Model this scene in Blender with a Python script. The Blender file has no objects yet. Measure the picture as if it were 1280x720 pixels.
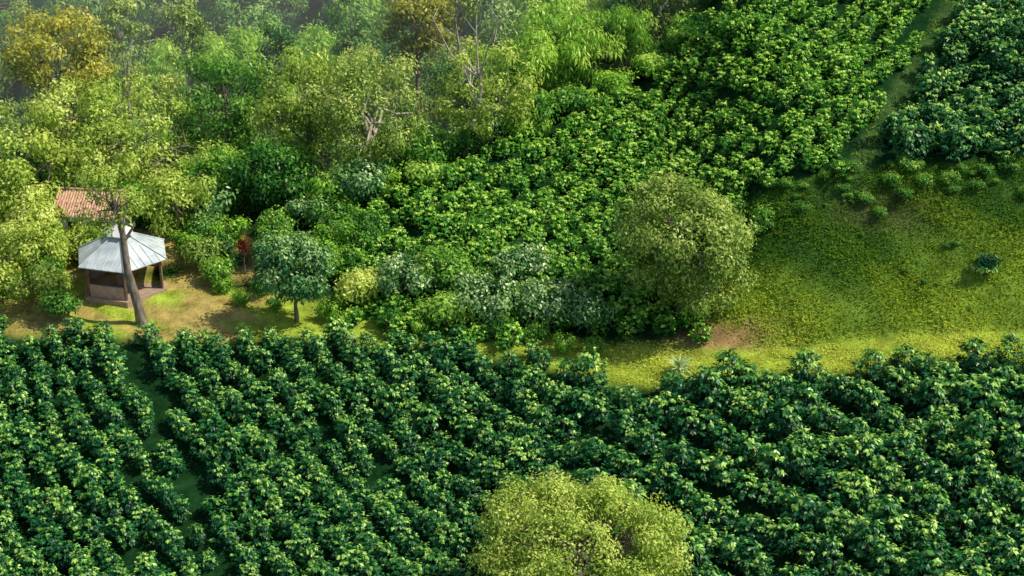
import bpy, math, random, bmesh
import numpy as np
from mathutils import Vector
scene=bpy.context.scene
F=2000.0; D=90.0; PT=math.radians(25)
CAM=(0,-D*math.cos(PT),D*math.sin(PT))
def ss(a,b,x):
    t=np.clip((x-a)/(b-a),0,1); return t*t*(3-2*t)
def front(x): return np.interp(x,[-80,-29,-10,-3,2,5,10,28,80],[-1.4,-1.4,-2.3,-3.6,-5.6,-7,-7.5,-8,-8])
def width(x): return np.interp(x,[-30,-14,-6,-2,5,12,28],[7.2,5.2,2.3,1.8,3.4,2.6,2.3])
def sdval(x,y): return np.minimum((x+9)*(-.475)+(y-10)*.88, y-9+0*x)
def bank_u(x,y): return y-front(x)-width(x)
def terrain(x,y):
    x=np.asarray(x,float); y=np.asarray(y,float)
    zb=np.interp(x,[-80,5,28,80],[-2,-2,0,3]); t=y-front(x); w=width(x)
    z=zb+0.35*np.maximum(np.minimum(t,0),-45)+0.04*np.clip(t,0,w)
    u=np.maximum(t-w,0); m=ss(9,17,x)
    zr=0.75*np.minimum(u,8.5)+0.32*np.clip(u-8.5,0,60)
    zl=0.27*np.minimum(u,70)
    z=z+m*zr+(1-m)*zl
    sd=np.maximum(sdval(x,y),0)
    z=z-0.62*np.maximum(sd-.8,0)
    fl=-9+0.30*np.clip(y-48,0,200)+1.5*np.sin(x*.06+1)
    z=np.where(z>fl,z,fl)
    z=z+0.25*np.sin(x*.4+1.3*np.sin(y*.31))*np.sin(y*.4+x*.2)+.07*np.sin(x*1.9+y*1.3+np.sin(x*.9))
    return z
def tz(x,y): return float(terrain(x,y))
def link(o,p=None):
    scene.collection.objects.link(o)
    if p: o.parent=p
    return o
def mesh_quads(name,V,Q,mi,tint,mats,smooth=False):
    me=bpy.data.meshes.new(name); V=np.asarray(V,np.float32); Q=np.asarray(Q,np.int32)
    me.vertices.add(len(V)); me.vertices.foreach_set('co',V.ravel())
    me.loops.add(Q.size); me.loops.foreach_set('vertex_index',Q.ravel())
    me.polygons.add(len(Q)); me.polygons.foreach_set('loop_start',np.arange(0,Q.size,4,dtype=np.int32))
    me.polygons.foreach_set('loop_total',np.full(len(Q),4,np.int32))
    me.polygons.foreach_set('material_index',np.asarray(mi,np.int32))
    if smooth: me.polygons.foreach_set('use_smooth',np.ones(len(Q),bool))
    for m in mats: me.materials.append(m)
    a=me.attributes.new('tint','FLOAT','POINT'); a.data.foreach_set('value',np.asarray(tint,np.float32))
    me.update(calc_edges=True); return me
# ---------- materials
def leaf_mat(name,cols,gl=.05,tr=.35,rnd=.3,hue=.485):
    m=bpy.data.materials.new(name); m.use_nodes=True; nt=m.node_tree; nt.nodes.clear()
    N=nt.nodes.new; Lk=nt.links.new
    o=N('ShaderNodeOutputMaterial'); at=N('ShaderNodeAttribute'); at.attribute_name='tint'
    oi=N('ShaderNodeObjectInfo'); ma=N('ShaderNodeMath'); ma.operation='MULTIPLY_ADD'; ma.inputs[1].default_value=rnd
    Lk(oi.outputs['Random'],ma.inputs[0]); Lk(at.outputs['Fac'],ma.inputs[2])
    sb=N('ShaderNodeMath'); sb.operation='SUBTRACT'; sb.inputs[1].default_value=rnd/2; Lk(ma.outputs[0],sb.inputs[0])
    r=N('ShaderNodeValToRGB'); Lk(sb.outputs[0],r.inputs[0])
    el=r.color_ramp.elements
    while len(el)<len(cols): el.new(.5)
    for i,c in enumerate(cols):
        el[i].position=i/(len(cols)-1); el[i].color=(*c,1)
    p=N('ShaderNodeBsdfDiffuse')
    t=N('ShaderNodeBsdfTranslucent'); mx=N('ShaderNodeMixShader'); mx.inputs[0].default_value=tr
    hs=N('ShaderNodeHueSaturation'); hs.inputs['Hue'].default_value=hue; hs.inputs['Value'].default_value=1.5
    Lk(r.outputs[0],p.inputs['Color']); Lk(r.outputs[0],hs.inputs['Color']); Lk(hs.outputs[0],t.inputs['Color'])
    Lk(p.outputs[0],mx.inputs[1]); Lk(t.outputs[0],mx.inputs[2])
    if gl>0:
        gb=N('ShaderNodeBsdfGlossy'); gb.inputs['Roughness'].default_value=.4; gb.inputs['Color'].default_value=(1,1,.8,1)
        m2=N('ShaderNodeMixShader'); m2.inputs[0].default_value=gl; Lk(mx.outputs[0],m2.inputs[1]); Lk(gb.outputs[0],m2.inputs[2]); Lk(m2.outputs[0],o.inputs[0])
    else: Lk(mx.outputs[0],o.inputs[0])
    return m
def noisy(name,c1,c2,scale=5,rough=.85,bump=0,metal=0,stretch=(1,1,1)):
    m=bpy.data.materials.new(name); m.use_nodes=True; nt=m.node_tree; b=nt.nodes['Principled BSDF']
    N=nt.nodes.new; Lk=nt.links.new
    tc=N('ShaderNodeTexCoord'); mp=N('ShaderNodeMapping'); mp.inputs['Scale'].default_value=stretch
    n=N('ShaderNodeTexNoise'); n.inputs['Scale'].default_value=scale; n.inputs['Detail'].default_value=6
    Lk(tc.outputs['Object'],mp.inputs[0]); Lk(mp.outputs[0],n.inputs['Vector'])
    r=N('ShaderNodeValToRGB'); r.color_ramp.elements[0].position=.35; r.color_ramp.elements[1].position=.65
    r.color_ramp.elements[0].color=(*c1,1); r.color_ramp.elements[1].color=(*c2,1)
    Lk(n.outputs['Fac'],r.inputs[0]); Lk(r.outputs[0],b.inputs['Base Color'])
    b.inputs['Roughness'].default_value=rough; b.inputs['Metallic'].default_value=metal
    if bump:
        bp=N('ShaderNodeBump'); bp.inputs['Strength'].default_value=bump; Lk(n.outputs['Fac'],bp.inputs['Height']); Lk(bp.outputs[0],b.inputs['Normal'])
    return m
M_cof=leaf_mat('coffee_leaf',[(.006,.07,.028),(.022,.16,.04),(.2,.44,.065),(.64,.8,.2)],.03,.22,.2)  # dark bluish end stands for shaded bush fronts, pale end for highlights
M_cof2=leaf_mat('coffee_leaf_hill',[(.018,.13,.02),(.10,.33,.03),(.36,.60,.07),(.72,.85,.2)],.02,.28,.2)  # brighter, yellower leaf ramp for the hill rows
M_yel=leaf_mat('leaf_yellow_green',[(.06,.14,.015),(.27,.40,.045),(.58,.66,.13),(.8,.82,.3)],.02,.35,.12,.49)
M_olv=leaf_mat('leaf_olive',[(.035,.11,.015),(.17,.29,.04),(.46,.55,.12),(.72,.74,.28)],.02,.3,.12)
M_grn=leaf_mat('leaf_green',[(.015,.10,.015),(.08,.27,.03),(.30,.52,.06),(.58,.74,.16)],.02,.35,.3)
M_gold=leaf_mat('leaf_golden',[(.10,.15,.015),(.36,.36,.04),(.66,.60,.10),(.82,.75,.22)],.02,.4,.15,.495)
M_slv=leaf_mat('leaf_glossy_dark',[(.01,.08,.022),(.035,.17,.035),(.24,.40,.11),(.75,.8,.48)],.045,.15,.12)
M_bam=leaf_mat('bamboo_leaf',[(.04,.16,.015),(.18,.42,.03),(.44,.66,.08),(.68,.83,.22)],.02,.35,.2)
M_far=leaf_mat('leaf_distant_hazed',[(.035,.13,.05),(.13,.30,.08),(.36,.55,.15),(.62,.74,.28)],0,.3,.45)  # paler, bluish ramp: distance haze put into the leaf colour
M_red=leaf_mat('leaf_red',[(.06,.015,.01),(.17,.03,.015),(.3,.06,.02)],.0,.3,.1)
M_bark=noisy('bark',(.10,.075,.05),(.26,.21,.16),6,.9,.4,0,(1,1,.25))
M_barkp=noisy('bark_pale',(.25,.2,.15),(.5,.44,.36),5,.85,.3,0,(1,1,.3))
M_grass=leaf_mat('grass_blades',[(.02,.09,.012),(.10,.23,.02),(.36,.46,.04),(.68,.70,.14)],0,.3,0)
def leafV(c,d,n,L,W,droop=0.15):
    d=d/np.linalg.norm(d,axis=1,keepdims=True); s=np.cross(n,d); s/=np.linalg.norm(s,axis=1,keepdims=True)+1e-6
    L=L[:,None]; W=W[:,None]
    tip=c+d*L; tip[:,2]-=droop*L[:,0]
    mid=c+d*L*.45
    return np.stack([c,mid+s*W*.5,tip,mid-s*W*.5],1)
class MB:
    def __init__(s): s.V=[];s.Q=[];s.M=[];s.T=[];s.n=0
    def leaves(s,V4,t,mi=0):
        k=len(V4); s.V.append(V4.reshape(-1,3)); s.Q.append(np.arange(4*k).reshape(-1,4)+s.n); s.M.append(np.full(k,mi)); s.T.append(np.repeat(t,4)); s.n+=4*k
    def tube(s,P,R,mi=1,sides=6):
        P=np.asarray(P,float); k=len(P); rings=[]
        for i in range(k):
            d=P[min(i+1,k-1)]-P[max(i-1,0)]; d/=np.linalg.norm(d)+1e-9
            a=np.cross(d,[0.3,.95,.1]); a/=np.linalg.norm(a)+1e-9; b=np.cross(d,a)
            th=np.arange(sides)*2*math.pi/sides
            rings.append(P[i]+R[i]*(np.cos(th)[:,None]*a+np.sin(th)[:,None]*b))
        V=np.concatenate(rings); q=[]
        for i in range(k-1):
            for j in range(sides):
                j2=(j+1)%sides; q.append([i*sides+j,i*sides+j2,(i+1)*sides+j2,(i+1)*sides+j])
        s.V.append(V); s.Q.append(np.array(q)+s.n); s.M.append(np.full(len(q),mi)); s.T.append(np.full(len(V),.5)); s.n+=len(V)
    def mesh(s,name,mats): return mesh_quads(name,np.concatenate(s.V),np.concatenate(s.Q),np.concatenate(s.M),np.concatenate(s.T),mats)
# ---------- coffee bush: leafy shoots grouped into lumpy tufts
def bush(seed,mat,h=1.8,R=.94):
    rng=np.random.default_rng(seed); C=[];Dv=[];T=[];NR=[]; mb=MB()
    ns=54; pa=rng.uniform(0,6.28)
    for i in range(ns):
        f=(i+.5)/ns; a=i*2.39996+rng.normal(0,.25)
        z=.25+f*(h-.35); prof=math.sin(min(1,(f*.9+.22))*2.6)**.7 if f<.97 else .2
        r=R*prof*rng.uniform(.6,1.1)*.88*(1+.15*math.cos(2*a+pa))
        ax=np.array([math.cos(a),math.sin(a),0])
        tip=np.array([r*math.cos(a),r*math.sin(a),z+rng.normal(0,.06)])
        young_lit=rng.random()<(.10+.6*f*f)
        bt=rng.normal(0,.06)+.12*f+(.44 if young_lit else 0)  # bright tops: young shoots plus painted highlights; darker low shoots stand for shade
        nl=14
        for k in range(nl):
            g=k/nl; p=tip-ax*(.38*g*min(1,r/.5))-np.array([0,0,.14*g])
            aa=a+rng.uniform(-1.5,1.5)*(1 if g>.15 else .8)
            dz=rng.uniform(-.7,.3)
            C.append(p+rng.normal(0,.04,3)); Dv.append([math.cos(aa),math.sin(aa),dz]); NR.append(ax*.6+np.array([0,0,1]))
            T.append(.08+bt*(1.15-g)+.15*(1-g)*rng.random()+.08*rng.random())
    C=np.array(C);Dv=np.array(Dv);T=np.clip(np.array(T),0,1);n=len(C)
    nr=np.array(NR)+rng.normal(0,.28,(n,3))
    mb.leaves(leafV(C,Dv,nr,rng.uniform(.15,.24,n),rng.uniform(.10,.14,n),.2),T)
    mb.tube([[0,0,-.3],[0,0,.7],[.03,0,1.4]],[.04,.03,.015],1,4)
    return mb.mesh('coffee_bush',[mat,M_bark])
bmA=[bush(s,M_cof) for s in range(8)]
bmB=[bush(s+20,M_cof2) for s in range(6)]
random.seed(3)
root=link(bpy.data.objects.new('coffee_plants',None))
def put(me,parent,x,y,s,name,z=0,sz=1,tilt=.12):
    o=bpy.data.objects.new(name,me); link(o,parent)
    o.location=(x,y,tz(x,y)+z); o.rotation_euler=(random.uniform(-tilt,tilt),random.uniform(-tilt,tilt),random.uniform(0,6.28)); o.scale=(s*random.uniform(.88,1.12),s*random.uniform(.88,1.12),s*sz); return o
def rows(dirx,diry,rs,ps,test,s0,s1,bms,wa=.3,curve=0,ox=0,oy=0,jit=.14):
    l=math.hypot(dirx,diry); dx,dy=dirx/l,diry/l; nx,ny=-dy,dx
    for i in range(-60,60):
        for j in range(-90,90):
            q=j*ps; wv=wa*math.sin(q*.35+i*.2)+curve*q*q
            x=ox+nx*(i*rs+wv)+dx*q+random.gauss(0,jit); y=oy+ny*(i*rs+wv)+dy*q+random.gauss(0,jit)
            if test(x,y) and random.random()>.025:
                s=random.uniform(s0,s1)*(1+.1*math.sin(x*.5+y*.4))
                put(random.choice(bms),root,x,y,s,'coffee_plant',0,random.uniform(.8,1.2))
def furrow(x,y):
    return abs(x-(-20.6+(-(y+3))*.46+.3*math.sin(y)))<.6
rows(.52,-.85,1.34,.9,lambda x,y:-34<x<2+(-6-y)*.2 and -25<y<front(x)-.4+.5*math.sin(x*1.7) and not furrow(x,y),.6,.9,bmA,.28,.006,-14,-4)
rows(.80,-.60,1.8,1.08,lambda x,y:x>=2+(-6-y)*.2 and x<31 and -25<y<front(x)-.6,.84,1.18,bmA,.35,-.006,14,-8)
def pathd(x,y):
    ax,ay,bx,by=20.,4.3,28.,18.2; return abs((x-ax)*(by-ay)-(y-ay)*(bx-ax))/math.hypot(bx-ax,by-ay)
def hillz(x,y):
    u=float(bank_u(x,y))
    if not(-10<x<45 and y<40 and sdval(x,y)<0.3): return False
    if u<(-1.9 if -9<x<2 else .3): return False
    if x>11 and u<8.6+.5*math.sin(x*.9): return False
    if y>3 and pathd(x,y)<.62: return False
    return True
rows(.76,.65,1.6,.8,lambda x,y: hillz(x,y) and not(x-20>(y-4.3)*.575),.6,.86,bmB,.15,.004,5,8,.12)
rows(.85,.5,1.65,1.05,lambda x,y: hillz(x,y) and (x-20>(y-4.3)*.575),.8,1.08,bmA,.2)
# ---------- ground
xs=np.concatenate([np.linspace(-500,-50,20)[:-1],np.arange(-50,60,.4),np.linspace(60,500,20)])
ys=np.concatenate([np.linspace(-400,-45,15)[:-1],np.arange(-45,75,.4),np.linspace(75,700,40)])
X,Y=np.meshgrid(xs,ys); Z=terrain(X,Y); nx=len(xs);ny=len(ys)
idx=np.arange(nx*ny).reshape(ny,nx)
Q=np.stack([idx[:-1,:-1],idx[:-1,1:],idx[1:,1:],idx[1:,:-1]],-1).reshape(-1,4)
def zones(X,Y):
    t=Y-front(X); u=t-width(X)
    n=np.sin(X*1.1+2*np.sin(Y*.7))*np.sin(Y*1.3+X*.4)
    bench=ss(-.8,.3,t)*(1-ss(-.2,.8,u))
    lawn=bench*(1-ss(-15,-13,X))
    lawn=np.maximum(lawn, ss(-.5,.5,t)*(1-ss(8,10,Y))*(1-ss(-15,-13,X)))
    bank=ss(10,12.5,X)*ss(-.2,.8,u)*(1-ss(8.2,9,u))
    dirt=np.exp(-(((X-11.6)/2.4)**2+((Y+4.0)/1.0)**2))
    pp=np.abs((X-20)*(13.9)-(Y-4.3)*8)/16.04; path=(1-ss(.3,.9,pp))*ss(2,4,Y)*(sdval(X,Y)<0)
    return bench,lawn,bank,dirt,path,n
be,la,ba,di,pa,nn=zones(X,Y)
uu=bank_u(X,Y)
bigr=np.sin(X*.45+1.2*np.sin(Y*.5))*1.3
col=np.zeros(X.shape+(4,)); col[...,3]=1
def mixc(c,w):
    for k in range(3): col[...,k]=col[...,k]*(1-w)+c[k]*w
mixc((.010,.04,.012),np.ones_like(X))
mixc((.33,.42,.05),be*.9); mixc((.34,.26,.08),la*ss(-.4,.5,nn+.35)); mixc((.16,.25,.03),ba); mixc((.03,.085,.018),ba*ss(1.5,6.5,uu+nn*.8+bigr)*.95)  # upper bank darkened: shade put into the ground colour, with dark vegetation
mixc((.12,.10,.04),ba*np.exp(-(((X-21)/3.5)**2+((uu-6.6)/1.1)**2))*.75)
mixc((.28,.16,.085),np.clip(di*1.5,0,1)*.9); mixc((.05,.10,.03),pa)
mixc((.25,.38,.08),ss(118,124,Y)*ss(45,38,X))
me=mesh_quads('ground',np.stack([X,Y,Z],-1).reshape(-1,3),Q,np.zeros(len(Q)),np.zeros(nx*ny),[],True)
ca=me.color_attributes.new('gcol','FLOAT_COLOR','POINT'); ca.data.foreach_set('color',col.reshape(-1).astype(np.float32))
g=bpy.data.materials.new('ground_soil_grass'); g.use_nodes=True; nt=g.node_tree; b=nt.nodes['Principled BSDF']; b.inputs['Roughness'].default_value=.95; b.inputs['Specular IOR Level'].default_value=.0
at=nt.nodes.new('ShaderNodeAttribute'); at.attribute_name='gcol'
n1=nt.nodes.new('ShaderNodeTexNoise'); n1.inputs['Scale'].default_value=.9; n1.inputs['Detail'].default_value=8; n1.inputs['Roughness'].default_value=.72
tc=nt.nodes.new('ShaderNodeTexCoord'); nt.links.new(tc.outputs['Object'],n1.inputs['Vector'])
mr=nt.nodes.new('ShaderNodeMapRange'); mr.inputs[1].default_value=.3; mr.inputs[2].default_value=.7; mr.inputs[3].default_value=.4; mr.inputs[4].default_value=1.6
nt.links.new(n1.outputs['Fac'],mr.inputs[0])
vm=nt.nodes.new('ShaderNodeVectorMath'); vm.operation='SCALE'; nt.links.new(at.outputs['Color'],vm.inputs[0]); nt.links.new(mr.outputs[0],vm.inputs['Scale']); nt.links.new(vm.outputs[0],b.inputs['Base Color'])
bp=nt.nodes.new('ShaderNodeBump'); bp.inputs['Strength'].default_value=.8; bp.inputs['Distance'].default_value=.25; nt.links.new(n1.outputs['Fac'],bp.inputs['Height']); nt.links.new(bp.outputs[0],b.inputs['Normal'])
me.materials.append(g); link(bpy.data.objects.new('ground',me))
# grass
rng=np.random.default_rng(5)
def grass(n,x0,x1,y0,y1,wf,hf,tf):
    x=rng.uniform(x0,x1,n); y=rng.uniform(y0,y1,n); w=wf(x,y); k=rng.random(n)<w; x=x[k];y=y[k]; n=len(x)
    z=terrain(x,y); cl=np.sin(x*2.3+np.sin(y*1.7)*2)*np.sin(y*2.9+x)*.4+np.sin(x*.8+y*.5+2*np.sin(y*.33))*.6
    c=np.stack([x,y,z-.03],1); d=np.stack([rng.normal(0,.8,n),rng.normal(0,.8,n),np.ones(n)],1)
    nr=rng.normal(0,1,(n,3)); h=hf*(1+.5*cl)*rng.uniform(.5,1.4,n)
    return leafV(c,d,nr,h,rng.uniform(.04,.09,n),.25),np.clip(tf(x,y)+.12*cl+rng.normal(0,.09,n),0,1)
mb=MB()
v,t=grass(120000,9.5,34,-6,9,lambda x,y: zones(x,y)[2]*.85*(1-.8*zones(x,y)[3]),.24,lambda x,y:.62-.36*ss(1,6.5,bank_u(x,y)+zones(x,y)[5]*.8+1.3*np.sin(x*.45+1.2*np.sin(y*.5)))); mb.leaves(v,t)  # blade tint darkens uphill to match the shade painted on the bank
v,t=grass(70000,3,34,-9,0,lambda x,y: zones(x,y)[0]*(1-zones(x,y)[3]*.95),.16,lambda x,y:.84+0*x); mb.leaves(v,t)
v,t=grass(40000,-30,3,-7,9,lambda x,y: np.maximum(zones(x,y)[0],zones(x,y)[1])*(.2+.75*(zones(x,y)[5]<-.2)),.1,lambda x,y:.66+0*x); mb.leaves(v,t)
v,t=grass(9000,18,32,3,24,lambda x,y: zones(x,y)[4],.3,lambda x,y:.45+0*x); mb.leaves(v,t)
link(bpy.data.objects.new('grass',mb.mesh('grass',[M_grass])))
# ---------- trees
def tree_mesh(name,seed,h,cr,ch,leafm,bark=M_bark,nc=80,lpc=130,ls=.26,clr=.95,tr=.22,lean=(0,0),fork=.35,hollow=.5,top_bare=0,tb=0.,zs=.7):
    rng=np.random.default_rng(seed); mb=MB()
    C=np.array([lean[0],lean[1],h-ch/2]); lobes=rng.normal(0,1,(8,3)); lobes/=np.linalg.norm(lobes,axis=1,keepdims=True)
    la=rng.uniform(-.45,.28,8)
    d=rng.normal(0,1,(nc,3)); d/=np.linalg.norm(d,axis=1,keepdims=True)
    r=hollow+(1-hollow)*rng.random(nc)**.6
    r=r*(1+(np.clip(d@lobes.T,0,1)**4*la).sum(1))
    P=C+d*r[:,None]*np.array([cr-clr*.6,cr-clr*.6,ch/2-clr*.4])
    P[:,2]=np.maximum(P[:,2],.5)
    zt=h*fork; base=np.array([0,0,-.4]); fk=np.array([lean[0]*.5,lean[1]*.5,zt])
    topc=np.array([C[0],C[1],h-ch*.35])
    wob=rng.normal(0,.12,(6,3))
    tp=[base,base*.5+fk*.2+[0,0,.3]]+[fk*.7+wob[0]*tr*3,fk,fk*.5+topc*.5+wob[1]*2,topc]
    mb.tube(tp,[tr*1.6,tr*1.15,tr*.9,tr*.8,tr*.5,tr*.15],1,8)
    K=8+int(cr); tips=P[rng.choice(nc,K,replace=False)]
    limbs=[]
    for k in range(K):
        a=rng.random()*.8; s=fk*(1-a)+topc*a; e=s+(tips[k]-s)*.8; m=(s+e)/2+rng.normal(0,.25,3)+[0,0,-.1*cr*.3]
        mb.tube([s,m,e],[tr*.5*(1-.5*a),tr*.33*(1-.4*a),tr*.14],1,5); limbs.append((s,m,e))
    for i in range(nc):
        k=int(np.argmin(np.linalg.norm(tips-P[i],axis=1))); s,m,e=limbs[k]; q=rng.random(); st=m*(1-q)+e*q
        mb.tube([st,(st+P[i])/2+rng.normal(0,.12,3),P[i]],[tr*.13,tr*.09,.012],1,4)
    ct=rng.normal(0,.11,nc)
    idx=np.repeat(np.arange(nc),(lpc*rng.uniform(.5,1.4,nc)).astype(int)); n=len(idx)
    on=rng.normal(0,1,(n,3)); on/=np.linalg.norm(on,axis=1,keepdims=True)
    rad=rng.random(n)[:,None]**.45
    sc=rng.uniform(.65,1.25,nc)[idx][:,None]
    off=on*rad*np.array([1,1,zs])*clr*sc*1.0
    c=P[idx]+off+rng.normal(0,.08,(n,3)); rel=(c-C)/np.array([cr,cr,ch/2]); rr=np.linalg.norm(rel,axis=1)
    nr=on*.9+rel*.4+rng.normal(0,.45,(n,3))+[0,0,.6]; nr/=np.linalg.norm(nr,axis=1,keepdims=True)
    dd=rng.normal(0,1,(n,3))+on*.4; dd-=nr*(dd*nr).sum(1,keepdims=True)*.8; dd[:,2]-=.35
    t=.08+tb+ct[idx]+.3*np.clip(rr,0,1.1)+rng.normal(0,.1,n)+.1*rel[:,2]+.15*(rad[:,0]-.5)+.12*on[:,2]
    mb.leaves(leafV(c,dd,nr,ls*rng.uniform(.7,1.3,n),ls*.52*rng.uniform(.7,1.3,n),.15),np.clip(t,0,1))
    if top_bare:
        for i in range(top_bare):
            a=rng.uniform(0,6.28); s=topc*(.8)+fk*.2; e=topc+np.array([math.cos(a)*3.0,math.sin(a)*1.2,rng.uniform(2.2,4.2)])
            m=(s+e)/2+rng.normal(0,.3,3); mb.tube([s,m,e],[tr*.3,tr*.18,.02],1,5)
            for q in range(4):
                f=rng.random(); st=m*(1-f)+e*f; mb.tube([st,st+rng.normal(0,.6,3)+[0,0,.5]],[.03,.01],1,4)
    return mb.mesh(name,[leafm,bark])
def tree(name,x,y,topz,cr,ch,leafm,seed,**k):
    g=tz(x,y); h=topz-g
    ch=min(ch,h-.6)
    o=link(bpy.data.objects.new(name,tree_mesh(name,seed,h,cr,ch,leafm,**k))); o.location=(x,y,g); return o
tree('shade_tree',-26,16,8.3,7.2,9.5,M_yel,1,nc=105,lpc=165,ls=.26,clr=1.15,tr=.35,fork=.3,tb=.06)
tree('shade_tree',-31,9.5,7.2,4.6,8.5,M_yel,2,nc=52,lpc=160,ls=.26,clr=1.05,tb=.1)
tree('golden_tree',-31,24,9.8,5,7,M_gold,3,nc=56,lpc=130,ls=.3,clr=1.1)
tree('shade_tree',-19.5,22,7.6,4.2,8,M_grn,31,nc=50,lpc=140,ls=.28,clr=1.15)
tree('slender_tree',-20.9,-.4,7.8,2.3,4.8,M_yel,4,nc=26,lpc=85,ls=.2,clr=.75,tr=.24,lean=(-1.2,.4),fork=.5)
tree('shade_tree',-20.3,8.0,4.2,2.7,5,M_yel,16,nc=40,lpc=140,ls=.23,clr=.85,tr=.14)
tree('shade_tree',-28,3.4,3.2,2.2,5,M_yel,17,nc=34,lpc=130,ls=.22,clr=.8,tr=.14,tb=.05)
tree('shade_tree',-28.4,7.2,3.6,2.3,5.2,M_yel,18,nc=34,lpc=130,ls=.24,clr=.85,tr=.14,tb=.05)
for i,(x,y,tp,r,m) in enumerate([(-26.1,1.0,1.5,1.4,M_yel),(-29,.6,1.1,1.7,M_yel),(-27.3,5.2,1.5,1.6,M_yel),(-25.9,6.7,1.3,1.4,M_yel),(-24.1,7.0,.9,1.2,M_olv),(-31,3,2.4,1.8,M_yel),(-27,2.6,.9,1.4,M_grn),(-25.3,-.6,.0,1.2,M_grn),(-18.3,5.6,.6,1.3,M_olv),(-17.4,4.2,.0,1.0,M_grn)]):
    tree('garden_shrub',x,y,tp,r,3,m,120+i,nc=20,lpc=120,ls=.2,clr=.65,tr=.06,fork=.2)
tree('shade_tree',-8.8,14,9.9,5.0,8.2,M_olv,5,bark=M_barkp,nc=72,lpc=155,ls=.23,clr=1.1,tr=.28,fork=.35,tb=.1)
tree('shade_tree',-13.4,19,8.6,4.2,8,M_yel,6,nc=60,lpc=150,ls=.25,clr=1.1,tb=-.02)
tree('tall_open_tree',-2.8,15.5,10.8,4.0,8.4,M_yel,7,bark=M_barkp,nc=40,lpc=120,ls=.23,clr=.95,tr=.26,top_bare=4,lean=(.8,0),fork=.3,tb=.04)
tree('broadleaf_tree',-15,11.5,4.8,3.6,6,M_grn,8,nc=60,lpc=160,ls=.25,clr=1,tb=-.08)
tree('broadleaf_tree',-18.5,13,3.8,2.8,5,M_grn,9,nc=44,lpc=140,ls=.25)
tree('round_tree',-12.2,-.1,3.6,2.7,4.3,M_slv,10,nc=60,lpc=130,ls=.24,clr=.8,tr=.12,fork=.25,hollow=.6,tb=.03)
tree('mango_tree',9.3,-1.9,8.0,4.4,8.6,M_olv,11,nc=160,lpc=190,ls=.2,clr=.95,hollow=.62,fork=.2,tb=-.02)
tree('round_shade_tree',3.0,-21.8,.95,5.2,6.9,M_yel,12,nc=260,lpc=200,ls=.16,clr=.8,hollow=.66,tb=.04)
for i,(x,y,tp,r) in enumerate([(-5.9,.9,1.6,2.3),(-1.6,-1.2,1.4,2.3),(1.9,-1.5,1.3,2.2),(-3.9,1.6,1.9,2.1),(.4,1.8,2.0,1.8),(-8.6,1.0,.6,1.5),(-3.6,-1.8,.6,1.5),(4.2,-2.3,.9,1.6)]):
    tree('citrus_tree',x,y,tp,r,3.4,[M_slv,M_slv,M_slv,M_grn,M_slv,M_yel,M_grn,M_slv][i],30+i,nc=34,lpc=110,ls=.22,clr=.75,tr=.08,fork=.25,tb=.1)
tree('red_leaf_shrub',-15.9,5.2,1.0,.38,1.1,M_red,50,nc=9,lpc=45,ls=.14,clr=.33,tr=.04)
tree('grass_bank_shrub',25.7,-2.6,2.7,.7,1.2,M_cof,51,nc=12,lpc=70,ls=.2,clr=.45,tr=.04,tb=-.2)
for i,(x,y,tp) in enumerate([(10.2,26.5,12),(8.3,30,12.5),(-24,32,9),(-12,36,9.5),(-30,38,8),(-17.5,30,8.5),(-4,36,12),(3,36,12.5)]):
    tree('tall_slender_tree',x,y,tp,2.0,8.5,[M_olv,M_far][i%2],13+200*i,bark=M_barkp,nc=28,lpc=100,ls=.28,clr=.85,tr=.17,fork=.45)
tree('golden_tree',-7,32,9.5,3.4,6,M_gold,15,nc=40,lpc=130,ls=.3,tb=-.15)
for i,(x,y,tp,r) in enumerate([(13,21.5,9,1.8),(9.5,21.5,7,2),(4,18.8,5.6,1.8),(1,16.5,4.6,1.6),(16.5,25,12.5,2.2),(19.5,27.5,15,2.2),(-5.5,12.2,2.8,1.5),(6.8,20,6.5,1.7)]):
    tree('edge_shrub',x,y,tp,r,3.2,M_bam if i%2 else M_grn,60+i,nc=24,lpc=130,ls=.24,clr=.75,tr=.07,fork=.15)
# bamboo
def bamboo_mesh(seed,h,r,nc=30):
    rng=np.random.default_rng(seed); mb=MB()
    for i in range(nc):
        a=rng.uniform(0,6.28); b0=rng.uniform(0,.7); L=h*rng.uniform(.7,1.08); P=[]; sp=r*rng.uniform(.35,1.15)
        for k in range(9):
            f=k/8; rad=b0+sp*f**2.2; z=L*(1.12*f-.34*f**4*(1+.7*sp/r)); P.append([math.cos(a)*rad,math.sin(a)*rad,z-.3])
        P=np.array(P); mb.tube(P,list(np.linspace(.06,.012,9)),1,4)
        n=380; f=rng.uniform(.3,1,n)**.8; q=f*8; k0=np.clip(q.astype(int),0,7); w=(q-k0)[:,None]; c=P[k0]*(1-w)+P[k0+1]*w
        off=rng.normal(0,1,(n,3))*[.26,.26,.2]; off[:,2]-=.1; c=c+off
        dd=off+rng.normal(0,.35,(n,3)); dd[:,2]-=.45; nr=off*1.5+rng.normal(0,.3,(n,3))+[0,0,.8]
        t=.26+rng.normal(0,.14)+.3*f+rng.normal(0,.08,n)
        mb.leaves(leafV(c,dd,nr,rng.uniform(.25,.42,n),rng.uniform(.07,.11,n),.2),np.clip(t,0,1))
    return mb.mesh('bamboo',[M_bam,M_bark])
bb=[bamboo_mesh(70+i,9,3) for i in range(3)]
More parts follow.
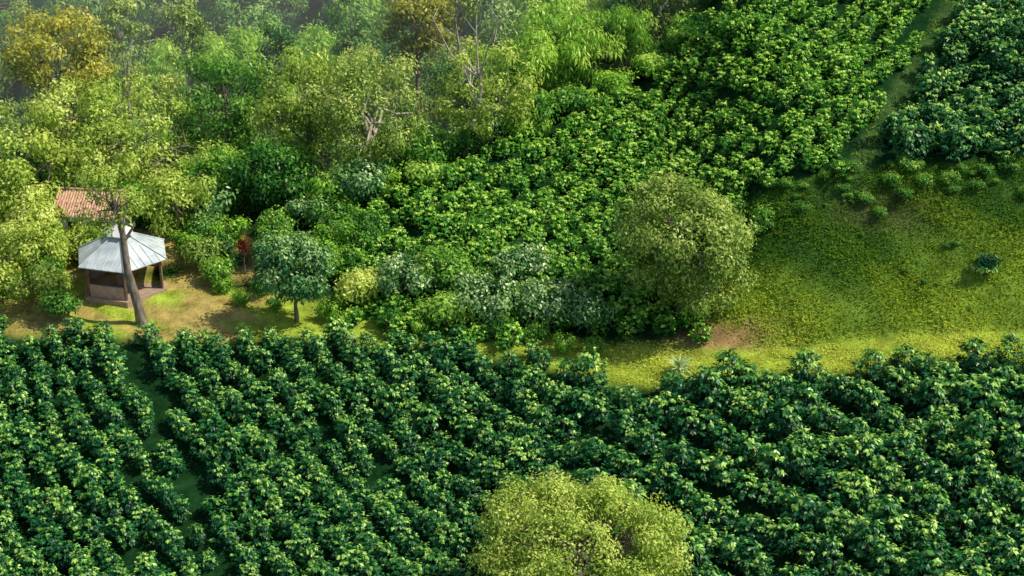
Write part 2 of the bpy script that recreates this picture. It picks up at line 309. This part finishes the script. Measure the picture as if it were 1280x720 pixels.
for i,(x,y,h,r) in enumerate([(3.3,23,10,3.2),(7.6,24.5,8,2.6),(5.2,30,11,3.2),(0,27,10,3),(-21,42,16,4.5),(-27,46,16,4.5),(-15,46,15,4.2),(-33,42,14,4),(13,33,11,3)]):
    o=bpy.data.objects.new('bamboo_clump',bb[i%3]); link(o); o.location=(x,y,tz(x,y)); o.scale=(r/3,r/3,h/9); o.rotation_euler[2]=i*1.3
# forest
forest=link(bpy.data.objects.new('forest',None))
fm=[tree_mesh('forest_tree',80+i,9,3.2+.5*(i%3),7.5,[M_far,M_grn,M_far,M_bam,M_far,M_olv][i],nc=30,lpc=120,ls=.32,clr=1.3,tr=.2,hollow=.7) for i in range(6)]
pts=[]
random.seed(11)
for k in range(7000):
    x=random.uniform(-75,70); y=random.uniform(17,122); sp=5.0+max(0,y-30)*.015
    if sdval(x,y)<3.5 or (y<27 and x>-30): continue
    if abs(x)>.33*(y+85)+6: continue
    if all((x-a)**2+(y-b)**2>sp*sp for a,b in pts):
        pts.append((x,y))
for x,y in pts:
    s=random.uniform(.6,1.25)*(1 if y>30 else .8); put(random.choice(fm),forest,x,y,s,'forest_tree',0,random.uniform(.85,1.45),.04)
under=link(bpy.data.objects.new('undergrowth',None))
um=[tree_mesh('shrub',100+i,2.4,1.6,2.3,[M_grn,M_bam,M_slv][i],nc=20,lpc=100,ls=.23,clr=.75,tr=.05,fork=.1,tb=-.05) for i in range(3)]
for k in range(340):
    x=random.uniform(-34,30); y=random.uniform(8.5,34); s=float(sdval(x,y))
    if s<.8 or s>12: continue
    put(um[0 if random.random()<.6 else random.choice([1,2])],under,x,y,random.uniform(.6,1.3),'shrub')
for k in range(44):
    x=random.uniform(-19.5,-8.5); y=random.uniform(3.6,9) if x>-17 else random.uniform(6,9)
    if abs(x+15.9)<1.6 and y<6.2: continue
    put(random.choice(um),under,x,y,random.uniform(.45,.9),'shrub')
for x,y,s in [(-15.6,1.8,.4),(-9.6,-.6,.45),(-10.2,.5,.6),(-9,1.6,.7),(-14.6,3.2,.5),(1.2,-3.2,.5),(-6.6,-1.6,.6),(-5,-2.2,.55),(-.6,-3.0,.55),(-17,3.4,.5),(-13.6,1.2,.35),(2.8,-4.2,.5),(4.4,-4.4,.45)]: put(um[(int(x*7))%2],under,x,y,s,'shrub')
# low plants on the grass bank
low=link(bpy.data.objects.new('bank_vegetation',None))
lm=[tree_mesh('low_plant',140+i,1.1,.9,1.0,M_grn,nc=14,lpc=80,ls=.15,clr=.4,tr=.02,fork=.1,tb=-.12) for i in range(2)]
for k in range(75):
    x=random.uniform(12,33); fu=random.triangular(5.5,9.0,8.8) if k%4 else random.uniform(1,8); y=fu+float(front(x))+float(width(x))
    if pathd(x,y)<.4 and y>3: continue
    put(lm[k%2],low,x,y,random.uniform(.25,.75) if k%4 else random.uniform(.15,.35),'low_plant',0,random.uniform(.7,1.1))
# spiky plant beside the track
mb=MB(); n=40; a=rng.uniform(0,6.28,n); el=rng.uniform(.1,1.2,n)
d=np.stack([np.cos(a)*np.cos(el),np.sin(a)*np.cos(el),np.sin(el)],1)
mb.leaves(leafV(np.zeros((n,3))+[0,0,.15],d,np.tile([0,0,1.],(n,1))+rng.normal(0,.1,(n,3)),rng.uniform(.8,1.2,n),rng.uniform(.1,.16,n),.2),np.full(n,.8)); mb.tube([[0,0,-.1],[0,0,.3]],[.12,.08],1,6)
o=link(bpy.data.objects.new('agave_plant',mb.mesh('agave',[M_slv,M_bark]))); o.location=(8.9,-6.7,tz(8.9,-6.7)); o.scale=(.9,.9,1.2)
# ---------- pavilion
M_roof=noisy('metal_roof',(.36,.41,.44),(.58,.61,.62),1.6,.5,.05,.1)
M_wood=noisy('wood_post',(.12,.07,.04),(.25,.16,.1),6,.8,.2)
M_wall=noisy('pinkish_plaster',(.38,.24,.2),(.5,.34,.28),3,.85,.1)
M_white=noisy('white_plaster',(.6,.58,.54),(.75,.73,.7),2,.8,.05)
M_tile=noisy('terracotta',(.36,.19,.12),(.58,.36,.25),4,.85,.3)
M_floor=noisy('tile_floor',(.3,.2,.15),(.4,.28,.2),4,.7)
M_dark=noisy('dark_interior',(.02,.02,.02),(.05,.04,.03),4,.8)
def polymesh(name,V,Fc,mat,parent,loc=(0,0,0)):
    me=bpy.data.meshes.new(name); me.from_pydata(V,[],Fc); me.materials.append(mat); me.update()
    o=link(bpy.data.objects.new(name,me),parent); o.location=loc; return o
def box(name,cx,cy,cz,sx,sy,sz,mat,parent,rz=0,bev=.015):
    bm=bmesh.new(); bmesh.ops.create_cube(bm,size=1)
    for v in bm.verts: v.co.x*=sx; v.co.y*=sy; v.co.z*=sz
    bmesh.ops.bevel(bm,geom=list(bm.edges),offset=bev,segments=1,affect='EDGES')
    me=bpy.data.meshes.new(name); bm.to_mesh(me); bm.free(); me.materials.append(mat)
    o=link(bpy.data.objects.new(name,me),parent); o.location=(cx,cy,cz); o.rotation_euler[2]=rz; return o
pv=link(bpy.data.objects.new('pavilion',None)); pv.location=(-22.8,4.1,tz(-22.8,4.1)+.1); pv.rotation_euler[2]=.25
def frustum(name,r0,z0,r1,z1,n,mat,th=.05):
    V=[];Fc=[]
    for (r,z) in ((r0,z0),(r1,z1),(r1,z1-th),(r0,z0-th)):
        for i in range(n):
            a=i*2*math.pi/n+math.pi/n; V.append((r*math.cos(a),r*math.sin(a),z))
    for k in range(4):
        for i in range(n):
            j=(i+1)%n; Fc.append((k*n+i,k*n+j,((k+1)%4)*n+j,((k+1)%4)*n+i))
    return polymesh(name,V,Fc,mat,pv)
NS=6
frustum('roof',2.85,2.0,.55,3.2,NS,M_roof); frustum('roof_cap',.85,3.35,.02,3.95,NS,M_white)
frustum('lantern',.45,3.33,.44,3.1,NS,M_dark,.02)
for i in range(NS):
    a=i*2*math.pi/NS+math.pi/NS; ca,sa=math.cos(a),math.sin(a)
    mbt=MB(); mbt.tube([[2.88*ca,2.88*sa,2.02],[.55*ca,.55*sa,3.23]],[.045,.045],0,6); link(bpy.data.objects.new('roof_ridge',mbt.mesh('ridge',[M_roof])),pv)
    box('post',2.4*ca,2.4*sa,1.0,.14,.14,2.3,M_wood,pv,a)
    a2=a+math.pi/NS
    ap=2.4*math.cos(math.pi/NS)
    if i!=4: box('low_wall',ap*math.cos(a2),ap*math.sin(a2),.42,.12,2.2,.8,M_wall,pv,a2)
    for k in (-2,-1,0,1,2):
        A=np.array([2.85*math.cos(math.pi/NS),k*.5,2.02])
        tt=min(1,(1-abs(k)*.5/1.43)); B=np.array([A[0]+(.5*math.cos(math.pi/NS)-A[0])*tt*.97,k*.5,2.02+1.21*tt*.97])
        R=np.array([[math.cos(a2),-math.sin(a2),0],[math.sin(a2),math.cos(a2),0],[0,0,1]])
        mbt=MB(); mbt.tube([R@A,R@B],[.02,.02],0,4); link(bpy.data.objects.new('roof_seam',mbt.mesh('seam',[M_roof])),pv)
frustum('plinth',2.7,.06,.01,.08,NS,M_floor,.5)
box('table',0,0,.5,1.0,1.0,.8,M_wood,pv)
# house
hs=link(bpy.data.objects.new('farm_house',None)); hs.location=(-25.4,9.0,tz(-25.4,9.0)-.2); hs.rotation_euler[2]=-.12; hs.scale=(.82,.9,.95)
box('walls',0,0,1.0,4.6,3.2,3.0,M_white,hs)
polymesh('gable_wall',[(-2.3,-1.5,2.5),(-2.3,1.5,2.5),(-2.3,0,3.3),(2.3,-1.5,2.5),(2.3,1.5,2.5),(2.3,0,3.3)],[(0,1,2),(3,5,4)],M_white,hs)
for sgn in (-1,1):
    V=[];Fc=[];n=104
    for i in range(n+1):
        x=-2.7+5.4*i/n; dz=.05*math.sin(i*2*math.pi/4)
        for k in range(7):
            f=k/6; V.append((x,sgn*(2.0*(1-f)),2.3+1.1*f+dz*1.0+ (0.03 if k%2 else 0)))
    for i in range(n):
        for k in range(6): a=i*7+k; Fc.append((a,a+1,a+8,a+7))
    polymesh('roof_tiles',V,Fc,M_tile,hs)
box('ridge_cap',0,0,3.44,5.4,.2,.12,M_tile,hs)
box('door',.6,-1.62,.95,.8,.06,1.9,M_wood,hs); box('window',-1.1,-1.62,1.4,.9,.06,.8,M_dark,hs)
# ---------- morning haze lying in the valley (real scattering volume)
bm=bmesh.new(); bmesh.ops.create_cube(bm,size=1)
for v in bm.verts:
    v.co.x=-95 if v.co.x<0 else (12 if v.co.y<0 else 60)
    v.co.y=(12 if v.co.x<-20 else 21) if v.co.y<0 else 200
    v.co.z=-25 if v.co.z<0 else 30
me=bpy.data.meshes.new('haze'); bm.to_mesh(me); bm.free()
hm=bpy.data.materials.new('haze_air'); hm.use_nodes=True; nt=hm.node_tree; nt.nodes.clear()
vs=nt.nodes.new('ShaderNodeVolumeScatter'); vs.inputs['Density'].default_value=.0028; vs.inputs['Color'].default_value=(.97,1,.95,1); vs.inputs['Anisotropy'].default_value=0
out=nt.nodes.new('ShaderNodeOutputMaterial'); nt.links.new(vs.outputs[0],out.inputs['Volume']); me.materials.append(hm)
link(bpy.data.objects.new('haze',me))
# ---------- light
sv=Vector((.60,-.04,.76)).normalized()
w=bpy.data.worlds.new('World'); scene.world=w; w.use_nodes=True; nt=w.node_tree
sk=nt.nodes.new('ShaderNodeTexSky'); sk.sky_type='NISHITA'; sk.sun_disc=False
sk.sun_elevation=math.asin(sv.z); sk.sun_rotation=math.atan2(sv.x,sv.y)
nt.links.new(sk.outputs[0],nt.nodes['Background'].inputs[0]); nt.nodes['Background'].inputs[1].default_value=.15
L=bpy.data.lights.new('sun','SUN'); L.energy=5; L.angle=math.radians(.5); L.color=(1,.95,.76)
lo=link(bpy.data.objects.new('sun',L)); lo.rotation_euler=sv.to_track_quat('Z','Y').to_euler()
c=bpy.data.cameras.new('camera'); co=link(bpy.data.objects.new('camera',c))
co.location=CAM; co.rotation_euler=(math.pi/2-PT,0,0); c.sensor_width=36; c.lens=36*F/1280; c.clip_end=3000
scene.camera=co
scene.view_settings.view_transform='Standard'; scene.view_settings.look='None'
print('forest',len(pts))
